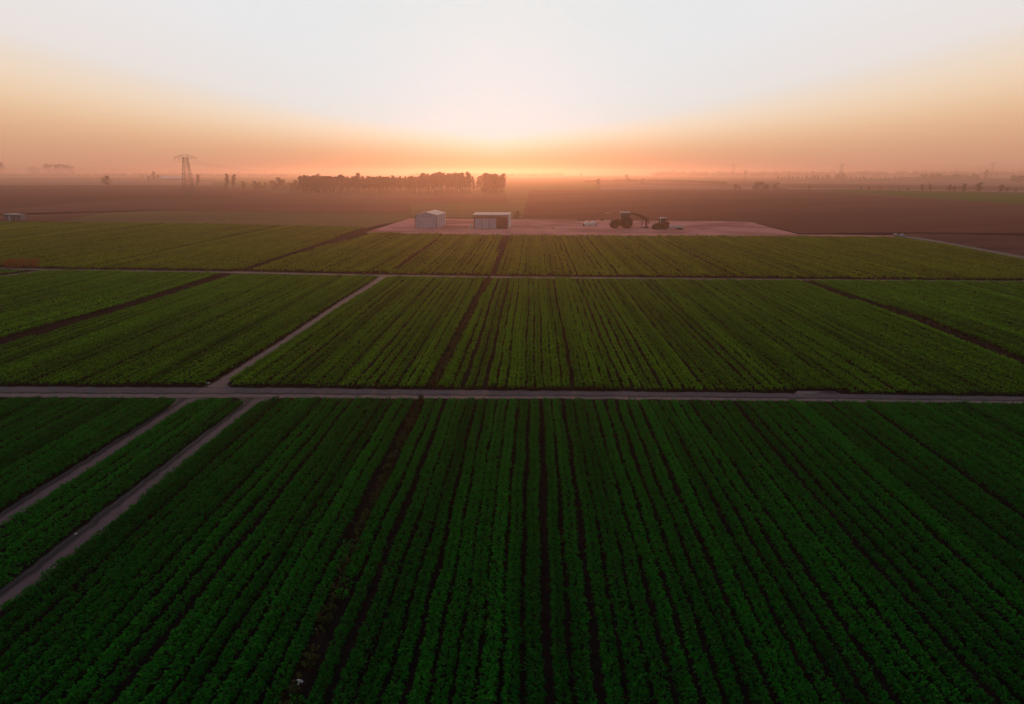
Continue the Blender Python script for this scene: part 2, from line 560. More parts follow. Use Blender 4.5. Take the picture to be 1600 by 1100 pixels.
BROWN = mat_rows('ploughed_soil', (.105, .036, .029), (.21, .078, .060), 1.6, R(62))
BROWN2 = mat_rows('ploughed_soil_pale', (.135, .052, .040), (.26, .105, .078), 2.2, R(75))
TAN = mat_rows('stubble', (.14, .090, .042), (.24, .155, .075), 2.5, R(70))
GREEN = mat_rows('far_winter_crop', (.048, .085, .012), (.090, .150, .022), 3., R(65))
OLIVE = mat_rows('far_pasture', (.095, .090, .020), (.175, .155, .040), 4., R(80))
PINK = mat_rows('pale_fallow', (.25, .12, .095), (.40, .215, .17), 6., R(85))
FAR_FIELDS = [
    ('fallow_field', PINK, [(1050, 280.6), (1120, 284.2), (1190, 288.4), (1250, 294), (1290, 297), (1240, 295), (1180, 289.4), (1120, 285.2), (1050, 281.6)]),
    ('fallow_field', PINK, [(890, 279.5), (1000, 281.2), (1000, 282.2), (890, 280.6)]),
    ('ploughed_field', BROWN, [(-500, 293), (0, 290), (340, 291), (430, 300), (330, 312), (180, 312), (0, 326), (-500, 352)]),
    ('stubble_field', TAN, [(0, 345), (95, 345.5), (160, 333), (250, 329.5), (640, 335), (640, 341), (572, 357), (380, 352), (100, 347)]),
    ('ploughed_field', BROWN2, [(-500, 356), (0, 327.5), (180, 313.5), (330, 313.5), (640, 317), (640, 334), (250, 328.5), (160, 332), (95, 344.5), (-500, 346)]),
    ('ploughed_field', BROWN2, [(432, 300.5), (470, 303.2), (785, 303.2), (792, 316), (640, 316), (332, 312.8)]),
    ('stubble_field', TAN, [(788, 297.5), (827, 297.5), (815, 340.5), (700, 340.5), (642, 340), (642, 318), (794, 317)]),
    ('ploughed_field', BROWN, [(829, 297.5), (1215, 297), (1600, 321), (1900, 340), (1900, 368), (1432, 364), (1248, 365.5), (1172, 346.5), (817, 340.5)]),
    ('pasture_field', OLIVE, [(788, 296.5), (800, 284), (930, 284), (935, 296.5)]),
    ('pasture_field', OLIVE, [(470, 276.5), (900, 276), (905, 282.5), (800, 283.5), (470, 283)]),
    ('fallow_field', PINK, [(937, 293), (1000, 289.5), (1180, 291), (1215, 296.5), (940, 296.5)]),
    ('crop_field', GREEN, [(1290, 297.2), (1345, 297.6), (1600, 303), (1900, 309), (1900, 338), (1600, 319.5), (1400, 305.5)]),
    ('fallow_field', PINK, [(1230, 293.5), (1600, 297.5), (1900, 300), (1900, 304), (1600, 301.2), (1345, 296.3), (1230, 296)]),
    ('ploughed_field', BROWN2, [(1000, 285), (1210, 287.5), (1600, 294), (1600, 296.5), (1230, 292.5), (1000, 289)]),
    ('pasture_field', OLIVE, [(1000, 277), (1180, 278), (1190, 283), (1000, 282)]),
    ('fallow_field', PINK, [(1220, 283), (1600, 283), (1700, 290), (1600, 292), (1220, 287)]),
    ('fallow_field', PINK, [(-400, 282), (230, 281), (330, 284), (330, 289.5), (-400, 289)]),
    ('pasture_field', OLIVE, [(315, 275), (470, 275), (470, 290), (345, 291)]),
]
for i, (n, mt, pts) in enumerate(FAR_FIELDS):
    sheet(n, pts, .05 + .012 * i, mt)

# ------------------------------------------------------------------ crops


def inside(poly, x, y):
    p = np.array([np.array(G(*q))[:2] for q in poly])
    r = np.zeros(len(x), bool)
    j = len(p) - 1
    for i in range(len(p)):
        xi, yi, xj, yj = p[i, 0], p[i, 1], p[j, 0], p[j, 1]
        if yi != yj:
            c = ((yi > y) != (yj > y)) & (x < (xj - xi) * (y - yi) / (yj - yi) + xi)
            r ^= c
        j = i
    return r


def leaves(px, py, scale, nleaf, lsize, spread, height, tilt=(.0, .85), base=.03):
    """kite-shaped leaves round every plant; arrays in, V and Q out"""
    n = len(px)
    N = n * nleaf
    P = np.stack([np.repeat(px, nleaf), np.repeat(py, nleaf)], 1)
    sc = np.repeat(scale, nleaf)
    a = np.where(rng.random(N) < .55, rng.normal(0, .5, N) + math.pi * rng.integers(0, 2, N), rng.uniform(0, 2 * math.pi, N))
    hh = np.repeat(height, nleaf) * rng.uniform(.25, 1.0, N) ** .7
    rr = np.repeat(spread, nleaf) * np.sqrt(rng.uniform(0, 1, N)) * (1.15 - .55 * hh / np.repeat(height, nleaf))
    ca, sa_ = np.cos(a), np.sin(a)
    b = np.stack([P[:, 0] + ca * rr * .55, P[:, 1] + sa_ * rr * .55, base + hh], 1)
    ti = rng.uniform(*tilt, N)
    yaw = a + rng.normal(0, .6, N)
    ln = lsize * sc * rng.uniform(.65, 1.35, N)
    dirv = np.stack([np.cos(yaw) * np.cos(ti), np.sin(yaw) * np.cos(ti), np.sin(ti) * rng.choice([1., 1., -.5], N)], 1)
    roll = rng.normal(0, .45, N)
    sv = np.stack([-np.sin(yaw) * np.cos(roll), np.cos(yaw) * np.cos(roll), np.sin(roll)], 1)
    wd = (ln * rng.uniform(.28, .42, N))[:, None]
    ln = ln[:, None]
    mid_ = b + dirv * ln * .5
    mid_[:, 2] += .02
    tip = b + dirv * ln
    tip[:, 2] -= .12 * ln[:, 0]
    V = np.stack([b, mid_ + sv * wd, tip, mid_ - sv * wd], 1).reshape(-1, 3)
    V[:, 2] = np.maximum(V[:, 2], .012)
    Q = np.arange(4 * N).reshape(N, 4)
    return V, Q


def crop(name, poly, pitch, along, nleaf, lsize, spread, height, mat, seed=0, cut=(), edges=()):
    hv = 0. if mat is M['leaf_near'] else .22
    r = np.random.default_rng(seed)
    p = np.array([np.array(G(*q))[:2] for q in poly])
    x0, x1, y0, y1 = p[:, 0].min(), p[:, 0].max(), p[:, 1].min(), p[:, 1].max()
    xs, w, h, dn = [], [], [], []
    x = x0
    k = 0
    while x < x1:
        tram = (k % 9 == 4) or r.random() < .07
        x += pitch * (r.uniform(.93, 1.05) + (.20 if tram else 0))
        xs.append(x)
        style = r.random()
        w.append(r.uniform(.9, 1.08) * (1.1 if style > .7 else (.82 if style < .2 else 1)))
        h.append(r.uniform(.85 - hv, 1.12 + hv * .6) * (1.15 if style < .2 else 1))
        dn.append(r.uniform(.85, 1.2))
        k += 1
    PX, PY, SW, SH = [], [], [], []
    for x, ww, h_, d in zip(xs, w, h, dn):
        ys = np.arange(y0, y1, along * d) + r.uniform(0, along)
        ys = ys + r.normal(0, along * .16, len(ys))
        wob = .05 * np.sin(ys * .21 + x) + .03 * np.sin(ys * .9 + 2 * x)
        PX.append(x + wob + r.normal(0, .03, len(ys)))
        PY.append(ys)
        SW.append(np.full(len(ys), ww) * r.uniform(.88, 1.1, len(ys)))
        SH.append(np.full(len(ys), h_) * r.uniform(.88, 1.1, len(ys)))
    for line in edges:                                   # headland row that follows the field edge
        q = [np.array(G(*e))[:2] for e in line]
        for a, b in zip(q[:-1], q[1:]):
            n = max(1, int(np.linalg.norm(b - a) / along))
            f = (np.arange(n) + r.uniform(0, 1, n)) / n
            PX.append(a[0] + (b[0] - a[0]) * f + r.normal(0, .07, n))
            PY.append(a[1] + (b[1] - a[1]) * f + r.normal(0, .07, n))
            SW.append(r.uniform(.8, 1.1, n))
            SH.append(r.uniform(.75, 1.1, n))
    PX, PY, SW, SH = map(np.concatenate, (PX, PY, SW, SH))
    ok = inside(poly, PX, PY)
    PX, PY, SW, SH = PX[ok], PY[ok], SW[ok], SH[ok]
    qx, qy, qw = project(np.stack([PX, PY, np.full(len(PX), .3)], 1))
    mg = 7.0 * F / np.maximum(qw, .1)                    # seven metres beyond the frame
    ok = (qw > 3) & (qx > -mg) & (qx < 1600 + mg) & (qy < 1100 + mg * .55)
    for c in cut:
        ok &= ~inside(c, PX, PY)
    ok &= r.random(len(PX)) > .03
    PX, PY, SW, SH = PX[ok], PY[ok], SW[ok], SH[ok]
    V, Q = leaves(PX, PY, np.sqrt(SW * SH), nleaf, lsize, spread * SW, height * SH)
    o = from_arrays(name, V, Q, (mat,))
    return tag(o, kind='stuff')


def band(pairs, grow=0):
    return [a for a, b in pairs] + [b for a, b in pairs][::-1]


FG_POLY = [(432, 628), (660, 629), (900, 629.5), (1240, 632.5), (1600, 636), (2400, 643), (3200, 1250), (-600, 1300), (-250, 1178), (0, 962), (118, 871), (190, 816), (270, 744), (355, 675), (407, 635)]
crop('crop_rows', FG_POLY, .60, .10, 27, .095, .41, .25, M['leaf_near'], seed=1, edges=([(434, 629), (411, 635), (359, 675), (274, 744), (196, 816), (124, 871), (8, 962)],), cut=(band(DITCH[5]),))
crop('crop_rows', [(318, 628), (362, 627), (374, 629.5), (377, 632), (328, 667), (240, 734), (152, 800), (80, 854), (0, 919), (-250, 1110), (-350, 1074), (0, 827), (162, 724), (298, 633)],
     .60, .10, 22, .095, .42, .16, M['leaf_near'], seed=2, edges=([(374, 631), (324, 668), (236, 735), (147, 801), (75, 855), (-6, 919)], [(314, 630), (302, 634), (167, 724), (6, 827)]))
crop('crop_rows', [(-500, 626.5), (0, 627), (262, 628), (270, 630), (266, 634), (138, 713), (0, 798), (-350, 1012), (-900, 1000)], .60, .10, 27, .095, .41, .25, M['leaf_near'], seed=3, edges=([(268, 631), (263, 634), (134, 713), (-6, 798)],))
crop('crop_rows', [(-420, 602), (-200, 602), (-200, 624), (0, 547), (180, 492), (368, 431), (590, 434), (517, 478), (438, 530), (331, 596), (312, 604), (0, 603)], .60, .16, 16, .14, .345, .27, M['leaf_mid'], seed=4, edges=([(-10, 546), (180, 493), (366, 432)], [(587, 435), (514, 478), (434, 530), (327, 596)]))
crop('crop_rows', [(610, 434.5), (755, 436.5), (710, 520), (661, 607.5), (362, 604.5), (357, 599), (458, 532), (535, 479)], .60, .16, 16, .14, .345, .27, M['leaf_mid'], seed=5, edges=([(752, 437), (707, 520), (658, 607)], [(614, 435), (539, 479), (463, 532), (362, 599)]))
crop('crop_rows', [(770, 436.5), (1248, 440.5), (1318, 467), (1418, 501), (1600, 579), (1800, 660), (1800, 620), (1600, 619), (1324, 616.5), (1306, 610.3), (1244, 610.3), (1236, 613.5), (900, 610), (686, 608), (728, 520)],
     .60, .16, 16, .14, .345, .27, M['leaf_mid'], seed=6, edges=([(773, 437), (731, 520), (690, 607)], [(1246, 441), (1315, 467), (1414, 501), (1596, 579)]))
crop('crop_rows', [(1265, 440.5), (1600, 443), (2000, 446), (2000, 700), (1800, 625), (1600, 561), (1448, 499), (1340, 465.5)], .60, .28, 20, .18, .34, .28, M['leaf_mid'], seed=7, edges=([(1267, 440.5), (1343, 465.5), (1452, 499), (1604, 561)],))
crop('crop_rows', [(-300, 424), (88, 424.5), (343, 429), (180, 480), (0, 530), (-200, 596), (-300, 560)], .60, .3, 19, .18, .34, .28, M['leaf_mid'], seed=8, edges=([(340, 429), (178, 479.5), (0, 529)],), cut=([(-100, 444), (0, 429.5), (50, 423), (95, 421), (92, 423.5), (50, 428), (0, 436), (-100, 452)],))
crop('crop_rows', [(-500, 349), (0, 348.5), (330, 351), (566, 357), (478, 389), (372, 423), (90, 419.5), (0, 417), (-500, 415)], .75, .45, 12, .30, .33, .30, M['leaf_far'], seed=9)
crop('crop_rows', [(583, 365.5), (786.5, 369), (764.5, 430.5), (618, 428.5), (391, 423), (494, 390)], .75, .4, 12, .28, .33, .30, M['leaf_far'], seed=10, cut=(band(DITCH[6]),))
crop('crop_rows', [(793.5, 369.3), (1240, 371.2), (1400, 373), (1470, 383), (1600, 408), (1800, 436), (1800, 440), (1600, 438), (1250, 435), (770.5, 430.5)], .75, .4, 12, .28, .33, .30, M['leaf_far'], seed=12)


def tufts(name, pairs, off, n_per_m, mat, h, l, spread, seed, nleaf=10):
    """a ragged line of weeds or grass along a strip; off = place across it"""
    r = np.random.default_rng(seed)
    PX, PY = [], []
    for (a0, b0), (a1, b1) in zip(pairs[:-1], pairs[1:]):
        A = np.array(G(*a0)) * (1 - off) + np.array(G(*b0)) * off
        B = np.array(G(*a1)) * (1 - off) + np.array(G(*b1)) * off
        n = int(np.linalg.norm(B - A) * n_per_m)
        f = r.random(n)
        PX.append(A[0] + (B[0] - A[0]) * f + r.normal(0, spread, n))
        PY.append(A[1] + (B[1] - A[1]) * f + r.normal(0, spread, n))
    PX, PY = np.concatenate(PX), np.concatenate(PY)
    qx, qy, qw = project(np.stack([PX, PY, np.full(len(PX), .2)], 1))
    ok = (qw > 3) & (qx > -150) & (qx < 1750) & (qy < 1250)
    PX, PY = PX[ok], PY[ok]
    V, Q = leaves(PX, PY, r.uniform(.6, 1.3, len(PX)), nleaf, l, np.full(len(PX), .16), r.uniform(.5, 1.2, len(PX)) * h, (.5, 1.3))
    return tag(from_arrays(name, V, Q, (mat,)), kind='stuff')


tufts('weeds', DITCH[5], .52, 7, M['weed'], .24, .16, .07, 31)
tufts('weeds', DITCH[3], .75, 6, M['weed'], .24, .2, .12, 32)
tufts('weeds', DITCH[2], .5, 2, M['weed'], .16, .2, .35, 33, 6)

# ------------------------------------------------------------------ trees


def make_tree(seed, style):
    """unit-height tree; returns (trunk mesh, crown mesh)"""
    r = random.Random(seed)
    if style == 'slender':
        cb, rad, ncl, nl, ls = r.uniform(.22, .42), r.uniform(.12, .17), 16, 900, .050
    elif style == 'poplar':
        cb, rad, ncl, nl, ls = r.uniform(.12, .25), r.uniform(.10, .13), 16, 800, .045
    elif style == 'round':
        cb, rad, ncl, nl, ls = r.uniform(.10, .2), r.uniform(.34, .42), 18, 1000, .065
    else:                                                # bush
        cb, rad, ncl, nl, ls = .02, .5, 14, 700, .085
    t = MB()
    lean = Vector((r.uniform(-.02, .02), r.uniform(-.02, .02), 0))
    tr = .016 if style in ('slender', 'poplar') else .028
    pts = [Vector((0, 0, -.01))]
    nseg = 6
    for k in range(1, nseg + 1):
        pts.append(Vector((lean.x * k + r.uniform(-.008, .008), lean.y * k + r.uniform(-.008, .008), .92 * k / nseg)))
    for k in range(nseg):
        t.tube(pts[k], pts[k + 1], tr * (1 - .85 * k / nseg), tr * (1 - .85 * (k + 1) / nseg), 6, False)
    cl = []
    for k in range(ncl):
        z = cb + (1 - cb) * (k + r.uniform(.2, .8)) / ncl
        u = (z - cb) / (1 - cb)
        if style == 'slender':
            env = rad * (.55 + .9 * u) if u < .5 else rad * 1.0 * math.sqrt(max(0, 1 - ((u - .5) / .52) ** 2))
        elif style == 'poplar':
            env = rad * math.sin(math.pi * min(.98, .12 + .86 * u)) ** .6
        else:
            env = rad * math.sqrt(max(.02, 1 - (2 * u - .9) ** 2 / 1.3))
        a = r.uniform(0, 2 * math.pi)
        d = env * r.uniform(.35, .85)
        c = Vector((math.cos(a) * d, math.sin(a) * d, z)) + Vector((lean.x, lean.y, 0)) * 6 * z
        cl.append((c, env * r.uniform(.45, .75) + .02))
        k0 = min(nseg, max(0, int((z - .12) / .92 * nseg)))
        if z > .15:
            t.tube(pts[k0], c, tr * .35, tr * .08, 4, False)
    rn = np.random.default_rng(seed)
    ci = rn.integers(0, len(cl), nl)
    C = np.array([list(c[0]) for c in cl])[ci]
    Rd = np.array([c[1] for c in cl])[ci][:, None]
    off = rn.normal(0, 1, (nl, 3))
    off /= np.linalg.norm(off, axis=1)[:, None]
    P = C + off * Rd * rn.uniform(.25, 1.1, (nl, 1)) * np.array((1, 1, .8 if style != 'poplar' else 1.3))
    P[:, 2] = np.minimum(P[:, 2], 1.0 + rn.normal(0, .012, nl))
    P[:, 2] = np.maximum(P[:, 2], max(.01, cb - .05))
    u = rn.normal(0, 1, (nl, 3))
    u /= np.linalg.norm(u, axis=1)[:, None]
    w = np.cross(u, rn.normal(0, 1, (nl, 3)))
    w /= np.linalg.norm(w, axis=1)[:, None]
    s = ls * rn.uniform(.5, 1.25, (nl, 1))
    V = np.stack([P - u * s * .5, P + w * s * .32, P + u * s * .55, P - w * s * .32], 1).reshape(-1, 3)
    V[:, 2] = np.maximum(V[:, 2], .004)
    Q = np.arange(4 * nl).reshape(nl, 4)
    return t, V, Q


PROTO = {}


def protos(style, n, crown_mat):
    out = []
    for k in range(n):
        t, V, Q = make_tree(hash((style, k)) % 1000 if False else {'slender': 100, 'poplar': 200, 'round': 300, 'bush': 400}[style] + k, style)
        to = t.build('trunk', M['bark'])
        co = from_arrays('crown', V, Q, (crown_mat,))
        out.append((to.data, co.data))
        for o in (to, co):
            bpy.data.objects.remove(o)
    PROTO[style] = out


protos('slender', 7, M['crown'])
protos('poplar', 4, M['crown'])
protos('round', 6, M['crown_dark'])
protos('bush', 4, M['crown_dark'])


def tree(x, yb, hp, style, label, group=None, wide=1., name='tree', cat='tree', k=None, parts=True):
    hp, yb = hp + max(0, 274.3 - yb), max(274.3, yb)
    p = G(x, yb)
    h = hp * mpp(x, yb)
    tm, cm = PROTO[style][k if k is not None else random.randrange(len(PROTO[style]))]
    root = empty(name, p, random.uniform(0, 6.28), label, cat, group)
    root.scale = (h * wide, h * wide, h)
    link_mesh('trunk', tm, root)
    link_mesh('crown', cm, root)
    return root


random.seed(21)
# the shelterbelt behind the sheds
x = 473.0
GRP = 'trees of the long tree line behind the sheds'
while x < 786:
    gap = 735 < x < 751
    if x < 535:
        top = 276
    elif x < 660:
        top = 277
    elif x < 737:
        top = 272
    else:
        top = 273.5
    yb = 302.6 + random.uniform(-1.2, .3)
    hp = (yb - top) * random.uniform(.90, 1.04)
    if gap:
        tree(x, yb, hp * .95, 'slender', 'thin sparse tree in the gap near the right end of the tree line', GRP, .7)
        x += random.uniform(4.5, 6)
        continue
    if x < 500:
        lab = 'tall tree crowded into the leafy left end of the long tree line'
    elif x < 540:
        lab = 'tree in the dense left part of the long tree line, right of its leafy end'
    elif x < 660:
        lab = 'slender tree on a bare trunk in the lower middle stretch of the long tree line'
    elif x < 736:
        lab = 'tall slender tree in the higher right stretch of the tree line above the sheds'
    else:
        lab = 'tree in the separate clump closing the right end of the tree line'
    dense = x < 535 or x > 751
    tree(x, yb, hp, 'poplar' if (dense and random.random() < .5) else 'slender', lab, GRP, random.uniform(.95, 1.3) * (1.25 if dense else 1))
    x += random.uniform(2.0, 3.3)
    if dense or random.random() < .55:                    # second file of the belt
        yb2 = yb - random.uniform(1.5, 3.0)
        tree(x - 1.5, yb2, hp * random.uniform(.88, 1.0), 'slender', lab, GRP, random.uniform(.95, 1.25))
tree(562, 302.4, 31, 'slender', 'tallest feathery-topped tree in the left half of the long tree line', GRP, 1.2, k=2)

LONE = [
    # x, base y, height px, style, width, label
    (3, 270, 15, 'round', 1., 'reddish-brown rounded tree cut by the left edge of the photo'),
    (167, 290.5, 15, 'round', 1.1, 'round dark tree alone in the brown fields left of the pylon'),
    (308, 290.5, 18, 'poplar', 1.6, 'pale narrow tree just right of the lattice pylon'),
    (353, 296, 24, 'poplar', 1.5, 'tall narrow dark tree midway between pylon and tree line'),
    (365.5, 295, 22, 'poplar', 1.5, 'fainter tall narrow tree beside the dark narrow one'),
    (380.5, 296, 12, 'round', .95, 'small rounded tree right of the two narrow trees'),
    (808, 343.5, 13, 'round', .9, 'small round bushy tree right of the dark-fronted shed'),
    (935, 292, 12, 'round', .95, 'rounded tree in the hazy fields above the white implement'),
    (980, 284, 11, 'round', .8, 'upright tree on the dark hedge line above the tractors'),
    (907, 277, 6, 'bush', 1., 'faint small bush in the pale haze right of the sun'),
    (1002, 289, 5, 'bush', 1.1, 'low bush below the hedge line above the big tractor'),
    (1540, 280, 14, 'round', .75, 'tall lone tree standing right of the far right tree row'),
    (1264, 297, 7, 'round', .6, 'small upright tree at the left tip of the green strip'),
    (1530, 299.8, 14, 'round', 1., 'largest dark round tree along the green strip'),
    (1505, 299.4, 12, 'round', .85, 'round tree next left of the largest dark tree by the green strip'),
    (1440, 298.6, 10, 'round', .7, 'pale upright tree in the middle of the green strip edge'),
    (1454, 298.6, 11, 'poplar', 1.6, 'narrow tree with flat top in the green strip edge row'),
    (1563, 300, 11, 'round', 1., 'hazy broad tree right of the largest dark tree by the green strip'),
]
for (x, y, h, st, w, lab) in LONE:
    tree(x, y, h, st, lab, None, w)
ROW = [(1345, 297.4, 6, .6), (1357, 297.6, 6, .6), (1375, 298, 4, 1.), (1395, 298.2, 5, .9), (1404, 298.3, 4, 1.), (1418, 298.4, 5, .9), (1483, 299, 10, .7), (1491, 299.1, 8, .9), (1573, 300, 7, .9), (1586, 300.2, 5, 1.)]
for (x, y, h, w) in ROW:
    tree(x, y, h, 'round', 'small bushy tree in the row along the far edge of the green strip', 'small trees along the green strip', w)
for (x, y, h, w, st) in [(398, 296.5, 13, 1., 'round'), (407, 296.5, 11, 1.1, 'round'), (415, 296.5, 11, 1., 'round'), (429, 297, 14, 1.1, 'bush'), (436, 297, 19, 1.1, 'round'), (444, 297, 16, 1., 'round'), (455, 298, 12, 1.1, 'bush'), (463, 299, 17, .9, 'round'), (468, 300, 22, .7, 'round')]:
    tree(x, y, h, st, 'bushy tree in the low clump just left of the long tree line', 'bushy trees left of the tree line', w)
for (x, y, h, w) in [(48, 269, 6, 1.1), (54, 269, 7, 1.), (61, 269, 6, 1.1)]:
    tree(x, y, h, 'bush', 'low far bush left of the flat-topped wood near the left edge', 'low bushes at the left horizon', w)
for (x, h, w) in [(74, 12, .8), (80, 11, .9), (87, 11, .9), (94, 11.5, .9), (101, 11, .9), (108, 10, 1.), (114, 8, 1.)]:
    tree(x, 269.6 if False else 271.5, h + 2.5, 'round', 'tree of the flat-topped wood near the left horizon', 'trees of the wood at the left horizon', w)
tree(240, 283.5, 15, 'round', 'dark tree at the left end of the long white-roofed barn', 'trees by the long barn', .6)
tree(246, 283, 9, 'bush', 'low bush between the dark tree and the long white-roofed barn', 'trees by the long barn', 1.)
tree(234, 283.5, 8, 'bush', 'low bush left of the dark tree beside the long barn', 'trees by the long barn', .9)
for (x, h) in [(222, 5), (266, 4), (274, 6), (283, 4)]:
    tree(x, 272 if x > 250 else 279, h, 'bush', 'tiny hazy bush in the fields around the long white-roofed barn', 'tiny bushes round the barn', 1.)
for (x, h) in [(1178, 9), (1185, 12), (1192, 12), (1199, 9), (1212, 10), (1148, 9), (1155, 6)]:
    tree(x, 296.6, h, 'bush' if h > 9 else 'round', 'bushy tree in the hazy thicket right of the tractors on the far field edge', 'thicket on the far field edge', 1.)
x = 1215
while x < 1352:
    h = random.uniform(5, 8) + (3 if 1303 < x < 1318 else 0)
    tree(x, 281.5 + random.uniform(-.4, .4), h, random.choice(['round', 'round', 'bush', 'poplar']), 'small hazy tree in the long far row left of the tall mast', 'left half of the far right tree row', random.uniform(.7, 1.1))
    x += random.uniform(3.4, 6.5)
x = 1352
while x < 1408:
    tree(x, 282 + random.uniform(-.3, .3), random.uniform(3, 6), random.choice(['round', 'bush']), 'low hazy tree in the thin middle of the far right row', 'middle of the far right tree row', 1.)
    x += random.uniform(6, 10)
x = 1408
while x < 1530:
    h = random.uniform(6.5, 9.5) if x > 1440 else random.uniform(4, 5.5)
    tree(x, 281 + random.uniform(-.3, .4), h, random.choice(['round', 'round', 'bush']), 'leafy tree in the dense right part of the far right row', 'right half of the far right tree row', random.uniform(.9, 1.3))
    x += random.uniform(3.6, 6)
for x in (1582, 1587, 1592, 1598, 1604):
    tree(x, 284.5, random.uniform(9, 12), 'round', 'tree in the hazy clump at the right edge of the photo', 'clump at the right edge', 1.1)
for x, h in ((1297, 5), (1302, 5), (1374, 5), (1336, 3)):
    tree(x, 271.6, h + 1.5, 'round', 'faint tree tip on the right horizon above the far tree row', 'tree tips on the right horizon', .8)

# the far woods that read as one band on the horizon
pts = []
for a_ in np.arange(-60, 2000, 1.6):
    if 470 < a_ < 640 or (880 < a_ < 1020):
        continue
    pts.append((a_, rng.uniform(274.4, 276.5), rng.uniform(3.5, 7.5) * (.6 if a_ < 900 else 1.)))
Vs, Qs = [], []
base = 0
for (a_, yb, hp) in pts:
    p = np.array(G(a_, yb))
    hh = hp * mpp(a_, yb)
    n = 26
    P = rng.normal(0, 1, (n, 3))
    P /= np.linalg.norm(P, axis=1)[:, None]
    P = p + P * rng.uniform(.3, 1, (n, 1)) * np.array((hh * .75, hh * .75, hh * .45)) + np.array((0, 0, hh * .5))
    u = rng.normal(0, 1, (n, 3)) * hh * .22
    w = rng.normal(0, 1, (n, 3)) * hh * .22
    V = np.stack([P - u, P + w, P + u, P - w], 1).reshape(-1, 3)
    V[:, 2] = np.maximum(V[:, 2], .05)
    Vs.append(V)
    Qs.append(np.arange(4 * n).reshape(n, 4) + base)
    base += 4 * n
tag(from_arrays('far_woods', np.concatenate(Vs), np.concatenate(Qs), (M['crown'],)), kind='stuff')
# hedge line above the tractors
Vs, Qs, base = [], [], 0
for a_ in np.arange(915, 1135, .8):
    yb = 284.5 + (a_ - 1040) * (.035 if a_ > 1040 else 0)
    p = np.array(G(a_, yb))
    hh = rng.uniform(2.4, 4.4) * mpp(a_, yb) * (1 if a_ > 960 else .7)
    n = 22
    P = rng.normal(0, 1, (n, 3))
    P /= np.linalg.norm(P, axis=1)[:, None]
    P = p + P * rng.uniform(.3, 1, (n, 1)) * np.array((hh * .6, hh * .6, hh * .45)) + np.array((0, 0, hh * .5))
    u, w = rng.normal(0, 1, (n, 3)) * hh * .2, rng.normal(0, 1, (n, 3)) * hh * .2
    V = np.stack([P - u, P + w, P + u, P - w], 1).reshape(-1, 3)
    V[:, 2] = np.maximum(V[:, 2], .05)
    Vs.append(V)
    Qs.append(np.arange(4 * n).reshape(n, 4) + base)
    base += 4 * n
tag(from_arrays('hedge', np.concatenate(Vs), np.concatenate(Qs), (M['crown_dark'],)), 'long dark hedge line crossing the hazy fields above the tractors', 'hedge')

# russet shrubs at the left lane end
for i, (x, h, w, lab) in enumerate([(14, 12, 1.15, 'dark russet shrub at the left end of the clump by the lane'), (26, 13, 1.25, 'russet shrub second from the left in the clump by the lane'),
                                    (38, 14, 1.25, 'tallest russet shrub in the middle of the clump by the lane'), (49, 13, 1.2,'russet shrub right of the tallest one by the lane'),
                                    (59, 13, 1.,'bright orange-red shrub at the right end of the clump by the lane')]):
    s = tree(x, 417.4, h, 'bush', lab, 'russet shrubs by the lane', w * 1.35, 'shrub', 'shrub', k=i % 4)
    for ch in s.children:
        if ch.name.startswith('crown'):
            ch.data = ch.data.copy()
            ch.data.materials.clear()
            ch.data.materials.append(M['russet'])

# ------------------------------------------------------------------ buildings
def mat_paint(name, c, rough=.5, var=.12, metal=0., rib=None, dirt=None):
    m, nt = nodes_of(name)
    n = noise_node(nt, 1.3, 5, .65)
    col = ramp_node(nt, n, [(.3, tuple(v * (1 - var) for v in c)), (.7, tuple(min(1, v * (1 + var)) for v in c))])
    b = None
    if dirt:
        n2 = noise_node(nt, .9, 5, .7, stretch=(2.5, 2.5, .5))
        col = mix_node(nt, ramp_node(nt, n2, [(.48, (0, 0, 0)), (.75, (.8, .8, .8))]), col, dirt)
    if rib:
        tc = nt.nodes.new('ShaderNodeTexCoord')
        wv = nt.nodes.new('ShaderNodeTexWave')
        wv.bands_direction = rib[1]
        wv.inputs['Scale'].default_value = rib[0]
        nt.links.new(tc.outputs['Object'], wv.inputs['Vector'])
        b = wv.outputs['Fac']
    finish(nt, col, rough, b, .03, .8, metal, .4)
    return m


M['wall'] = mat_paint('white_cladding', (.50, .44, .52), .7, rib=(1.6, 'X'), dirt=(.30, .25, .26))
M['roof'] = mat_paint('pale_roof_sheet', (.62, .52, .47), .9, rib=(1.2, 'X'), dirt=(.36, .29, .27))
M['trim'] = mat_paint('grey_trim', (.20, .17, .17), .6)
M['dark_wall'] = mat_paint('brown_cladding', (.052, .033, .036), .7, rib=(1.6, 'X'))
M['fascia'] = mat_paint('fascia_board', (.32, .23, .20), .6)
M['door'] = mat_paint('sliding_door', (.52, .46, .53), .7, rib=(2.2, 'X'), dirt=(.45, .4, .4))
M['white'] = mat_paint('white_paint', (.62, .58, .55), .75, dirt=(.5, .42, .36))
M['tractor'] = mat_paint('tractor_paint', (.035, .014, .013), .8)
M['tractor_b'] = mat_paint('tractor_paint_dark', (.028, .022, .024), .8)
M['boom'] = mat_paint('boom_paint', (.06, .014, .013), .8)
M['steel'] = mat_paint('dark_steel', (.05, .045, .045), .55, metal=.3)
M['tyre'] = mat_noise('tyre_rubber', (.010, .009, .009), (.022, .018, .017), 8., spec=.03)
M['rim'] = mat_paint('wheel_rim', (.035, .024, .02), .8)
M['pylon'] = mat_paint('galvanised_steel', (.11, .09, .085), .6, metal=.2)
m, nt = nodes_of('cab_glass')
finish(nt, (.07, .06, .06), .15, spec=.5)
M['glass'] = m

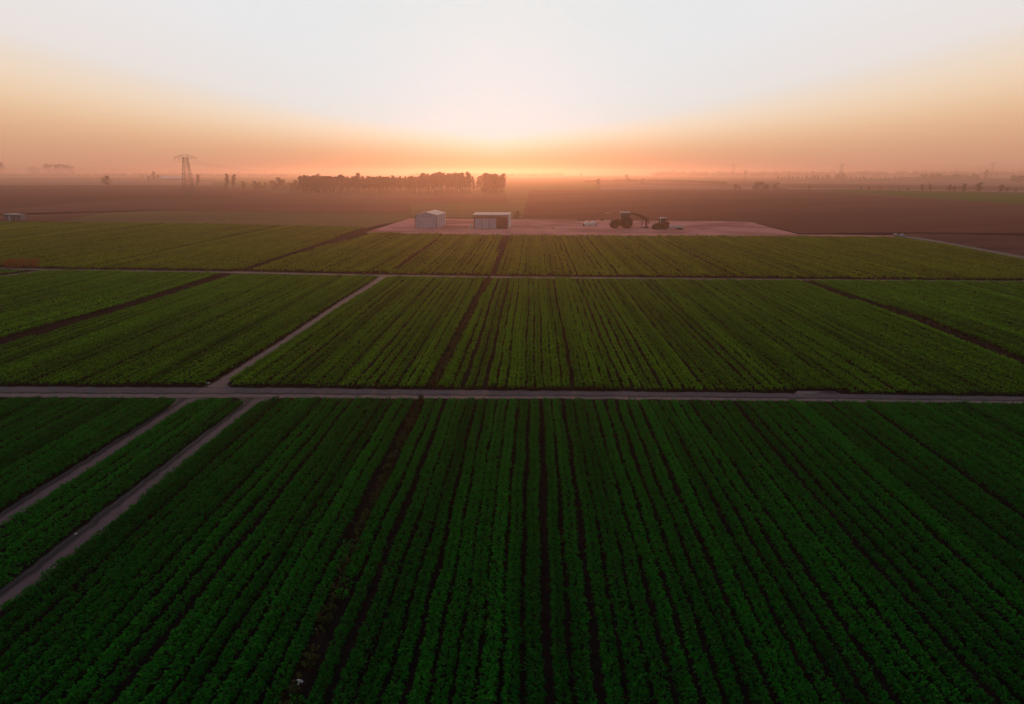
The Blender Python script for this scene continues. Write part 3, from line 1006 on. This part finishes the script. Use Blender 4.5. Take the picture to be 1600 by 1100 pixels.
# gabled shed
sx = mpp(665, 356.4)
A = G(649.6, 356.4)
B = G(682.6, 357.0)
C_ = G(696.2, 351.6)
ang = math.atan2((B - A).y, (B - A).x)
W = (B - A).length
D = 9.0
yaw_side = math.atan2((C_ - B).y, (C_ - B).x)
EH = 20.0 * sx
RH = EH + .62
shed = empty('metal_shed', A, ang, 'white metal shed with low gabled roof, left of the two sheds on the yard', 'shed', 'sheds on the yard')
ux = Vector((1, 0, 0))
uy = Vector((math.cos(yaw_side - ang), math.sin(yaw_side - ang), 0))
D = min((C_ - B).length, 12.0)
P = lambda a, b, z: ux * a + uy * b + Vector((0, 0, z))
w = MB()
w.prism([P(0, 0, 0), P(W, 0, 0), P(W, 0, EH), P(W / 2, 0, RH), P(0, 0, EH)], uy, D)
w.build('wall', M['wall'], shed)
for s in (0, 1):
    a0, a1 = (-.18, W / 2) if s == 0 else (W / 2, W + .18)
    z0, z1 = (EH - .04, RH) if s == 0 else (RH, EH - .04)
    b = MB()
    b.prism([P(a0, -.2, z0 + .03), P(a1, -.2, z1 + .03), P(a1, -.2, z1 + .13), P(a0, -.2, z0 + .13)], uy, D + .4)
    b.build('roof_slope', M['roof'], shed)
b = MB()
for k in range(2):
    b.abox((W * (.30 + .27 * k) + W * .08, -.045, EH * .44), (W * .265, .06, EH * .86))
b.build('door', M['door'], shed)
b = MB()
b.tube(P(W / 2 - W * .24, -.09, EH * .89), P(W / 2 + W * .30, -.09, EH * .89), .05, None, 6)
b.build('door_rail', M['trim'], shed)
b = MB()
for a in (0.02, W - .02):
    b.abox((a, -.03, EH / 2), (.12, .09, EH - .02))
b.build('corner_trim', M['trim'], shed)
b = MB()
for k in range(5):
    p = P(W + .02, D * (k + .5) / 5, EH * .5)
    b.tube((p.x, p.y, 0), (p.x, p.y, EH * .96), .06, None, 6)
b.build('side_rib', M['trim'], shed)

# open-fronted shed with mono-pitch roof
A = G(740.5, 357.4)
B = G(793.6, 357.6)
ang = math.atan2((B - A).y, (B - A).x)
W = (B - A).length
D = 7.0
h_f = 18.0 * sx
h_b = h_f + .46
sh2 = empty('metal_shed', A, ang, 'flat-roofed shed with pale sliding doors and dark right end wall', 'shed', 'sheds on the yard')
b = MB()
b.abox((W / 2, D / 2, h_f / 2), (W, D, h_f))
b.build('wall', M['dark_wall'], sh2)
b = MB()
b.abox((W + .20, D / 2, (h_b - .02) / 2), (.34, D + .3, h_b - .02))
b.build('end_wall', M['white'], sh2)
b = MB()
b.prism([(-.25, -.55, h_b), (-.25, D + .4, h_b + .16), (-.25, D + .4, h_b + .26), (-.25, -.55, h_b + .10)], (1, 0, 0), W + .66)
b.build('roof', M['roof'], sh2)
b = MB()
b.abox((W / 2, -.27, h_f + .225), (W + .1, .50, .45))
b.build('fascia', M['fascia'], sh2)
for k in range(3):
    x0 = W * (.025 + .213 * k)
    b = MB()
    b.abox((x0 + W * .105, -.05 - .05 * (k % 2), h_f * .455), (W * .20, .07, h_f * .86))
    b.abox((x0 + W * .105, -.10 - .05 * (k % 2), h_f * .455), (W * .185, .03, .06))
    b.build('sliding_door', M['door'], sh2)
b = MB()
b.tube((0, -.16, h_f * .90), (W * .68, -.16, h_f * .90), .05, None, 6)
b.build('door_rail', M['trim'], sh2)
b = MB()
for a in (.04, W * .672, W - .04):
    b.abox((a, -.04, h_f * .44), (.14, .10, h_f * .87))
b.build('post', M['trim'], sh2)

# small hut, far left
A = G(8.5, 344.6)
B = G(31.5, 344.6)
s = mpp(20, 344.6)
ang = math.atan2((B - A).y, (B - A).x)
W = (B - A).length
hut = empty('field_hut', A, ang, 'low pale hut with a flat bright-edged roof at the left edge of the fields', 'hut')
b = MB()
b.abox((W * .28, 1.2, 4.6 * s), (W * .54, 2.4, 9.2 * s))
b.abox((W * .80, 1.4, 4.2 * s), (W * .40, 2.2, 8.4 * s))
b.build('wall', mat_paint('hut_wall', (.20, .14, .16), .7), hut)
b = MB()
b.abox((W * .28, 1.1, 9.5 * s), (W * .60, 3.0, .6 * s + .08))
b.build('roof', M['white'], hut)
b = MB()
b.abox((W * .80, 1.3, 8.7 * s), (W * .44, 2.7, .16))
b.build('roof', M['fascia'], hut)
b = MB()
b.abox((W * .30, -.03, 3.9 * s), (W * .13, .08, 7.4 * s))
b.build('door', M['door'], hut)
b = MB()
for k in (.86, .95):
    b.tube((W * k, 1.2, 8.6 * s), (W * k, 1.2, 12.6 * s), .05, None, 6)
b.build('vent_pipe', M['trim'], hut)

# long barn far off
A = G(247, 282)
B = G(280.5, 282)
s = mpp(264, 282)
ang = math.atan2((B - A).y, (B - A).x)
W = (B - A).length
barn = empty('long_barn', A, ang, 'long low barn with a bright white roof in the haze left of the pylon', 'barn')
D = 14.
b = MB()
b.abox((W / 2, D / 2, 1.7 * s), (W, D, 3.4 * s))
b.build('wall', mat_paint('barn_wall', (.16, .12, .11), .7), barn)
b = MB()
b.prism([(-1, -.8, 3.4 * s), (-1, D / 2, 6.6 * s), (-1, D + .8, 3.4 * s), (-1, D + .8, 3.4 * s - .4), (-1, -.8, 3.4 * s - .4)], (1, 0, 0), W + 2)
b.build('roof', mat_paint('barn_roof', (.88, .80, .74), .8), barn)
b = MB()
for k in range(3):
    b.abox((W * (.2 + .3 * k), -.05, 1.3 * s), (W * .1, .2, 2.5 * s))
b.build('door', M['trim'], barn)

# ------------------------------------------------------------------ tractors
def wheel(parent, c, r, w):
    b = MB()
    hw = w / 2
    b.ring(c, None, [(r * .55, -hw * .8), (r * .60, -hw), (r * .93, -hw), (r, -hw * .75), (r, hw * .75), (r * .93, hw), (r * .60, hw), (r * .55, hw * .8)], 28)
    n = 20
    for k in range(n):
        a = 2 * math.pi * k / n
        for sd in (-1, 1):
            rot = Matrix.Rotation(-a, 3, 'Y') @ Matrix.Rotation(sd * .45, 3, 'X' if False else 'Z')
            p = Vector(c) + Vector((math.cos(a) * r, 0, math.sin(a) * r)) + Vector((0, sd * hw * .45, 0))
            b.abox(p, (r * .07, w * .5, r * .10), Matrix.Rotation(-a, 3, 'Y'))
    t = b.build('wheel', M['tyre'], parent)
    b = MB()
    b.ring(c, None, [(.02, -hw * .35), (r * .25, -hw * .4), (r * .30, -hw * .75), (r * .5, -hw * .6), (r * .56, -hw * .85), (r * .56, hw * .85), (r * .5, hw * .6), (r * .3, hw * .75), (r * .25, hw * .4), (.02, hw * .35)], 20)
    b.build('rim', M['rim'], t)
    return t


def tractor(loc, rz, L, Ht, paint, label, group, name='tractor'):
    """faces -X; L = length, Ht = height of the cab roof"""
    t = empty(name, loc, rz, label, 'tractor', group)
    rr, fr = .325 * Ht, .23 * Ht
    xr, xf = L * .27, -L * .31
    half = L * .19
    for sd in (-1, 1):
        wheel(t, (xr, sd * half, rr), rr, L * .12)
        wheel(t, (xf, sd * half * .92, fr), fr, L * .09)
    b = MB()
    b.abox((-L * .02, 0, Ht * .20), (L * .74, half * .95, Ht * .10), None, .04)
    b.tube((xr, -half, rr), (xr, half, rr), .12, None, 8)
    b.tube((xf, -half * .9, fr), (xf, half * .9, fr), .09, None, 8)
    b.build('chassis', M['steel'], t)
    b = MB()
    b.prism([(-L * .47, -half * .48, Ht * .26), (-L * .04, -half * .48, Ht * .26), (-L * .04, -half * .48, Ht * .56), (-L * .30, -half * .48, Ht * .545), (-L * .45, -half * .48, Ht * .47), (-L * .475, -half * .48, Ht * .40)], (0, 1, 0), half * .96)
    bmesh.ops.recalc_face_normals(b.bm, faces=b.bm.faces)
    bmesh.ops.bevel(b.bm, geom=list(b.bm.edges), offset=.05, segments=2, affect='EDGES')
    b.build('hood', paint, t)
    b = MB()
    b.abox((-L * .485, 0, Ht * .36), (L * .02, half * .7, Ht * .16), None, .01)
    b.build('grille', M['steel'], t)
    for sd in (-1, 1):
        b = MB()
        b.abox((-L * .488, sd * half * .30, Ht * .42), (L * .018, half * .2, Ht * .035), None, .008)
        b.build('headlight', M['white'], t)
    b = MB()
    x0, x1 = -L * .03, L * .41
    b.abox(((x0 + x1) / 2, 0, Ht * .42), (x1 - x0, half * 1.45, Ht * .37), None, .05)
    cab = b.build('cab', paint, t)
    b = MB()
    for (cx, top) in ((x0 + .06, x0 + .14), (x1 - .08, x1 - .14), ((x0 + x1) * .55, (x0 + x1) * .55)):
        for sd in (-1, 1):
            b.tube((cx, sd * half * .62, Ht * .60), (top, sd * half * .58, Ht * .94), .055, None, 6)
    b.build('pillar', M['steel'], cab)
    b = MB()
    b.prism([(x0 + .09, -half * .6, Ht * .598), (x1 - .10, -half * .6, Ht * .598), (x1 - .15, -half * .6, Ht * .94), (x0 + .15, -half * .6, Ht * .94)], (0, 1, 0), half * 1.2)
    b.build('window', M['glass'], cab)
    b = MB()
    b.abox(((x0 + x1) / 2, 0, Ht * .967), (x1 - x0 + .14, half * 1.42, Ht * .06), None, .05, (.94, .92))
    b.build('roof', M['white'], cab)
    for sd in (-1, 1):
        b = MB()
        pts = []
        for k in range(9):
            a = R(20 + 150 * k / 8)
            pts.append((xr + math.cos(a) * rr * 1.14, 0, rr + math.sin(a) * rr * 1.14))
        for k in range(8):
            p, q = Vector(pts[k]), Vector(pts[k + 1])
            off = Vector((0, sd * half - L * .075, 0))
            b.prism([p + off, q + off, q + off + (q - Vector((xr, 0, rr))).normalized() * .06, p + off + (p - Vector((xr, 0, rr))).normalized() * .06], (0, 1, 0), L * .15)
        b.build('fender', paint, t)
    b = MB()
    b.tube((-L * .05, -half * .56, Ht * .5), (-L * .05, -half * .56, Ht * 1.02), .06, .05, 8)
    b.tube((-L * .05, -half * .56, Ht * 1.02), (-L * .035, -half * .56, Ht * 1.06), .05, .05, 8)
    b.build('exhaust_pipe', M['white'], t)
    for sd in (-1, 1):
        b = MB()
        b.tube((x0, sd * half * .62, Ht * .80), (x0 - .08, sd * half * 1.05, Ht * .82), .02, None, 6)
        b.abox((x0 - .08, sd * half * 1.08, Ht * .79), (.05, .20, .32), None, .015)
        b.build('mirror', M['steel'], t)
    return t


s = mpp(969, 357.8)
TL = 33.5 * s
TH = 25.6 * s
loc = G(969.5, 356.6)
big = tractor(loc, R(4), TL, TH, M['tractor'], 'large dark tractor with pale cab roof and long rear boom arm', 'tractors on the yard')
big.scale = (1, 1, 1)
# boom arm, carried behind the cab
b = MB()
y0 = -.15
p0 = Vector((15.5 * s, y0, 23.6 * s))
p1 = Vector((22 * s, y0, 22.0 * s))
p2 = Vector((43.5 * s, y0, 12.6 * s))
b.tube((13 * s, y0, 9 * s), (13.6 * s, y0, 23.4 * s), .13, .11, 8)
for (q0, q1, h0, h1) in ((Vector((13.4 * s, y0, 23.4 * s)), p1, .20, .22), (p1, Vector((33 * s, y0, 17.6 * s)), .22, .42), (Vector((33 * s, y0, 17.6 * s)), p2, .42, .30)):
    b.prism([q0 + Vector((0, -.14, -h0)), q1 + Vector((0, -.14, -h1)), q1 + Vector((0, -.14, h1)), q0 + Vector((0, -.14, h0))], (0, 1, 0), .28)
boom = b.build('boom_arm', M['boom'], big)
b = MB()
b.tube((40.5 * s, y0, 13.2 * s), (40.8 * s, y0, 2.6 * s), .26, .22, 8)
b.tube((43.5 * s, y0, 12.4 * s), (44.6 * s, y0, 9.5 * s), .12, .1, 8)
b.tube((44.6 * s, y0, 9.5 * s), (44.8 * s, y0, 5.5 * s), .1, .07, 8)
b.build('stick', M['boom'], boom)
b = MB()
b.tube((34.0 * s, y0, 9.0 * s), (33.0 * s, y0, .8 * s), .08, .08, 8)
b.tube((34.0 * s, y0, 9.0 * s), (34.6 * s, y0, 15.2 * s), .06, .06, 8)
b.abox((33.2 * s, y0, .45 * s), (1.2, .5, .12))
b.abox((40.4 * s, y0, 1.3 * s), (1.3, .7, .4), None, .05)
b.build('support_leg', M['steel'], boom)

s = mpp(1031, 359.4)
loc = G(1031, 358.6)
small = tractor(loc, R(24), 24.5 * s, 18.6 * s, M['tractor_b'], 'small grey tractor with white cab roof right of the large boom tractor', 'tractors on the yard')

# low flatbed behind the small tractor
p = G(1057, 358.6)
fb = empty('flatbed_trailer', p, R(3), 'low pale flatbed trailer standing empty behind the small tractor', 'trailer')
Lx = 20 * s
b = MB()
b.abox((0, 0, .52), (Lx, 1.9, .16), None, .03)
b.build('deck', M['white'], fb)
b = MB()
b.bm.free()
for sd in (-1, 1):
    b = MB()
    b.abox((0, sd * .96, .70), (Lx * .98, .05, .26))
    b.build('side_board', M['white'], fb)
b = MB()
b.tube((-Lx / 2, 0, .42), (-Lx / 2 - 1.0, 0, .36), .06, None, 6)
b.abox((0, 0, .38), (Lx * .9, .25, .12))
b.build('drawbar', M['steel'], fb)
for xx in (.12, .34):
    for sd in (-1, 1):
        wheel(fb, (Lx * xx, sd * .8, .26), .26, .18)

M['bright'] = mat_paint('bright_white_paint', (.82, .76, .70), .7)
# white implement left of the big tractor
p = G(923.5, 353.6)
s = mpp(923, 354)
im = empty('seed_drill', p, R(8), 'low white farm implement with two rounded hoppers left of the large tractor', 'farm implement')
b = MB()
b.abox((0, 0, 1.6 * s), (22 * s, .18, .16))
b.abox((0, .9, 1.6 * s), (22 * s, .18, .16))
for k in range(7):
    b.abox((-9 * s + 3 * s * k, .45, 1.6 * s), (.12, 1.0, .12))
    b.tube((-9 * s + 3 * s * k, .1, 1.5 * s), (-9 * s + 3 * s * k + .1, -.25, .05), .05, .03, 6)
b.build('frame', M['white'], im)
for (cx, hh, ww) in ((-6 * s, 6.0 * s, 10 * s), (4.0 * s, 7.2 * s, 9 * s)):
    b = MB()
    b.prism([(cx - ww * .30, -.2, 1.8 * s), (cx + ww * .30, -.2, 1.8 * s), (cx + ww * .5, -.2, 1.8 * s + hh * .45), (cx + ww * .36, -.2, 1.8 * s + hh * .75), (cx - ww * .36, -.2, 1.8 * s + hh * .75), (cx - ww * .5, -.2, 1.8 * s + hh * .45)], (0, 1, 0), 1.2)
    bmesh.ops.bevel(b.bm, geom=list(b.bm.edges), offset=.12, segments=3, affect='EDGES')
    h_ = b.build('hopper', M['bright'], im)
    b = MB()
    b.abox((cx, .4, 1.8 * s + hh * .78), (ww * .6, .9, .08))
    b.build('lid', M['bright'], h_)
b = MB()
b.tube((10 * s, .4, 1.6 * s), (13.5 * s, .4, 2.4 * s), .07, None, 6)
b.tube((9 * s, .4, 1.6 * s), (9.4 * s, .4, 5 * s), .05, None, 6)
b.build('drawbar', M['white'], im)
for sx_ in (-10.5 * s, 8.5 * s):
    wheel(im, (sx_, .45, .32), .32, .2)

# thin pole with a pale head behind the implement
p = G(946.5, 347)
s = mpp(946, 347)
b = empty('yard_pole', p, 0, 'thin pole with a small pale head behind the white implement', 'lamp post')
q = MB()
q.tube((0, 0, 0), (0, 0, 14.5 * s), .06, .04, 8)
q.build('pole', M['trim'], b)
q = MB()
q.tube((0, 0, 14.3 * s), (.5, 0, 14.6 * s), .03, None, 6)
q.abox((.35, 0, 14.2 * s), (.7, .3, .16), None, .03)
q.build('pole_head', M['white'], b)

# pale barrel beside the flat shed
p = G(736.2, 357.2)
b = empty('barrel', p, 0, 'small pale barrel standing at the left corner of the flat-roofed shed', 'barrel')
q = MB()
n_ = 16
prof = [(0, 0), (.30, 0), (.33, .05), (.33, .30), (.35, .32), (.35, .36), (.33, .38), (.33, .62), (.35, .64), (.35, .68), (.33, .70), (.33, .95), (.30, 1.0), (0, 1.0)]
vr = [[q.bm.verts.new((r_ * math.cos(2 * math.pi * k / n_), r_ * math.sin(2 * math.pi * k / n_), z_)) for k in range(n_)] for r_, z_ in prof[1:-1]]
for i in range(len(vr) - 1):
    for k in range(n_):
        q.bm.faces.new((vr[i][k], vr[i][(k + 1) % n_], vr[i + 1][(k + 1) % n_], vr[i + 1][k]))
q.bm.faces.new(vr[0][::-1])
q.bm.faces.new(vr[-1])
q.build('drum', M['white'], b)
q = MB()
q.tube((.15, 0, 1.0), (.15, 0, 1.05), .05, None, 8)
q.build('bung', M['trim'], b)


def lumps(name, p, n, sx_, sy_, sz_, size, mat, label, cat, seed):
    r = random.Random(seed)
    q = MB()
    for k in range(n):
        t = MB()
        bmesh.ops.create_icosphere(t.bm, subdivisions=2, radius=1.)
        f = r.uniform(.5, 1.1) * size
        for v in t.bm.verts:
            v.co *= 1 + .22 * math.sin(v.co.x * 5 + k) * math.cos(v.co.y * 4.1 + 2 * k) + r.uniform(-.06, .06)
        a, d = r.uniform(0, 6.28), r.random() ** .5
        mt = Matrix.Translation((math.cos(a) * d * sx_, math.sin(a) * d * sy_, f * .4 + (1 - d) * sz_ * r.random())) @ Matrix.Rotation(r.uniform(0, 3), 4, 'Z') @ Matrix.Diagonal((f * 1.2, f, f * .7, 1))
        q.merge(t, mt)
    o = q.build(name, mat)
    o.location = p
    return tag(o, label, cat)


lumps('debris_heap', G(1403, 369.0), 14, 1.1, .8, .6, .42, mat_paint('pale_rubble', (.34, .26, .25), .8), 'small heap of pale debris where the yard lane meets the bare field', 'debris heap', 3)
lumps('soil_mound', G(918, 344.8), 12, 4.5, 1.4, .15, .5, M['mound'], 'low dark mound of soil along the yard edge behind the white implement', 'mound', 5)
lumps('soil_clod', G(863, 357.0), 3, .35, .25, .1, .22, M['ditch'], 'small dark clod lying alone on the pale yard between shed and tractor', 'clod', 6)
lumps('plastic_scrap', G(465.5, 1068), 4, .10, .07, .05, .08, M['white'], 'bluish white plastic scrap among the foreground crop rows', 'litter', 8)
lumps('plastic_scrap', G(119, 835), 3, .08, .04, .02, .05, M['white'], 'white scrap lying on the verge of the near left earth track', 'litter', 9)
lumps('plastic_scrap', G(324.5, 599), 3, .08, .05, .03, .07, M['white'], 'white scrap lying at the crop corner above the road junction', 'litter', 10)

# ------------------------------------------------------------------ pylons
def pylon(px, yb, hp, label, group, rz=0., thick=.75, body=None):
    hp, yb = hp + max(0, 274.3 - yb), max(274.3, yb)
    p = G(px, yb)
    h = hp * mpp(px, yb)
    t = empty('pylon', p, rz, label, 'pylon', group)
    if body is not None:
        for ch in body.children:
            c = ch.copy()
            COL.objects.link(c)
            c.parent = t
            for g in ch.children:
                d = g.copy()
                COL.objects.link(d)
                d.parent = c
        t.scale = (h / body['h'],) * 3
        return t
    t['h'] = h
    wid = lambda z: (.122 - .070 * min(1, z / .90)) * h * (1 if z < .90 else .98)
    b = MB()
    lv = [0, .16, .30, .43, .54, .64, .73, .81, .88, .94]
    cn = [(-1, -1), (1, -1), (1, 1), (-1, 1)]
    for i in range(len(lv) - 1):
        z0, z1 = lv[i], lv[i + 1]
        for k in range(4):
            c0, c1 = cn[k], cn[(k + 1) % 4]
            a0 = Vector((c0[0] * wid(z0), c0[1] * wid(z0), z0 * h))
            a1 = Vector((c0[0] * wid(z1), c0[1] * wid(z1), z1 * h))
            b0 = Vector((c1[0] * wid(z0), c1[1] * wid(z0), z0 * h))
            b1 = Vector((c1[0] * wid(z1), c1[1] * wid(z1), z1 * h))
            b.tube(a0, a1, .13 * thick, .12 * thick, 4, False)
            b.tube(a0, b1, .065 * thick, None, 4, False)
            b.tube(b0, a1, .065 * thick, None, 4, False)
            b.tube(a1, b1, .06 * thick, None, 4, False)
    b.build('lattice_tower', M['pylon'], t)
    b = MB()
    W0 = .062 * h
    za, zt = .905 * h, .985 * h
    for sd in (-1, 1):
        tip = Vector((sd * .265 * h, 0, .918 * h))
        for yy in (-1, 1):
            b.tube((sd * W0 * .8, yy * W0 * .8, za), tip, .09 * thick, .06 * thick, 4)
            b.tube((sd * W0, yy * W0 * .5, zt), tip + Vector((0, 0, .01 * h)), .07 * thick, .05 * thick, 4)
        for k in range(1, 4):
            f = k / 4
            lo = Vector((sd * W0 * .8, 0, za)).lerp(tip, f)
            hi = Vector((sd * W0, 0, zt)).lerp(tip, f)
            b.tube(lo, hi, .045 * thick, None, 4)
            lo2 = Vector((sd * W0 * .8, 0, za)).lerp(tip, f + .25)
            b.tube(hi, lo2, .045 * thick, None, 4)
    b.build('crossarm', M['pylon'], t)
    b = MB()
    for sd in (-1, 1):
        b.tube((sd * wid(.94), 0, .94 * h), (sd * W0 * 1.3, 0, .985 * h), .09 * thick, None, 4)
    b.tube((-.085 * h, 0, .985 * h), (.085 * h, 0, .985 * h), .13 * thick, None, 6)
    b.build('top_beam', M['pylon'], t)
    for f in (-.255, -.155, .155, .255):
        b = MB()
        z0 = .90 * h + (0.0 if abs(f) > .2 else .005 * h)
        b.tube((f * h, 0, z0), (f * h, 0, z0 - .055 * h), .06 * thick, None, 6)
        for k in range(4):
            zz = z0 - .012 * h * (k + 1)
            b.tube((f * h, 0, zz), (f * h, 0, zz - .12), .09, .07, 8)
        b.build('insulator', M['steel'], t)
    return t


GP = 'pylons across the plain'
main = pylon(296, 307.6, 64, 'tall lattice pylon with wide crossarm standing in the brown fields at left', GP, R(10))
far_p = [(428, 274.6, 14, 'very faint far pylon on the horizon above the bushes left of the tree line'),
         (1313, 281, 25, 'slim hazy pylon rising from the middle of the far right tree row'),
         (1548, 279, 24, 'hazy pylon rising right of the tall lone tree at far right'),
         (1530, 276, 15, 'fainter short pylon just left of the far right hazy pylon'),
         (1145, 277, 21, 'thin faint pylon on the horizon right of the small tractor'),
         (1163.5, 285, 19, 'faint pylon standing below the horizon beside the thin faint one'),
         (958, 271.7, 13, 'tiny faint pylon on the horizon above the large tractor'),
         (177, 272.5, 10, 'tiny faint pylon on the left horizon above the round dark tree')]
fp = []
for (x, y, h, lab) in far_p:
    fp.append(pylon(x, y, h, lab, GP, R(random.uniform(-30, 30)), body=main))


def cable(a, b_, sag, label, n=40, r=.035):
    q = MB()
    pts = []
    for k in range(n + 1):
        f = k / n
        p = a.lerp(b_, f)
        pts.append(p - Vector((0, 0, sag * 4 * f * (1 - f))))
    for k in range(n):
        q.tube(pts[k], pts[k + 1], r, None, 4, False)
    return tag(q.build('power_cable', M['steel']), label, 'cable', 'power cables from the tall pylon')


h0 = main['h']
m0 = Matrix.Translation(main.location) @ Matrix.Rotation(R(10), 4, 'Z')
tgt = fp[0]
k1 = tgt.scale[0]
m1 = Matrix.Translation(tgt.location) @ tgt.rotation_euler.to_matrix().to_4x4()
lab = {-.255: 'power cable sagging from the left crossarm tip of the tall pylon to the horizon', -.155: 'power cable sagging from the inner left crossarm of the tall pylon to the horizon',
       .155: 'power cable sagging from the inner right crossarm of the tall pylon to the horizon', .255: 'power cable sagging from the right crossarm tip of the tall pylon to the horizon'}
for f, l in lab.items():
    a = m0 @ Vector((f * h0, 0, .845 * h0))
    b_ = m1 @ Vector((f * h0 * k1, 0, .845 * h0 * k1))
    cable(a, b_, 9.0, l)

# three thin poles on the hedge line
for x, h in ((996, 7), (1025, 5), (1041, 6)):
    p = G(x, 282.6)
    q = MB()
    s = mpp(x, 282.6)
    q.tube((0, 0, 0), (0, 0, h * s), .3, .22, 8)
    q.tube((-.9, 0, h * s * .93), (.9, 0, h * s * .93), .14, None, 6)
    o = q.build('utility_pole', M['steel'])
    o.location = p
    tag(o, {996: 'leftmost thin pole on the hedge line above the big tractor', 1025: 'shortest thin pole on the hedge line, in the middle of three', 1041: 'rightmost thin pole on the hedge line above the small tractor'}[x], 'pole', 'poles on the hedge line')

# ------------------------------------------------------------------ render settings
scene.render.engine = 'CYCLES'
vs = scene.view_settings
vs.view_transform = 'Standard'
vs.look = 'None'
vs.exposure = 0.0
vs.gamma = 1.0
cy = scene.cycles
cy.use_denoising = True
cy.max_bounces = 8
cy.diffuse_bounces = 3
cy.transmission_bounces = 4
cy.transparent_max_bounces = 8
cy.volume_bounces = 2
cy.sample_clamp_indirect = 4.0
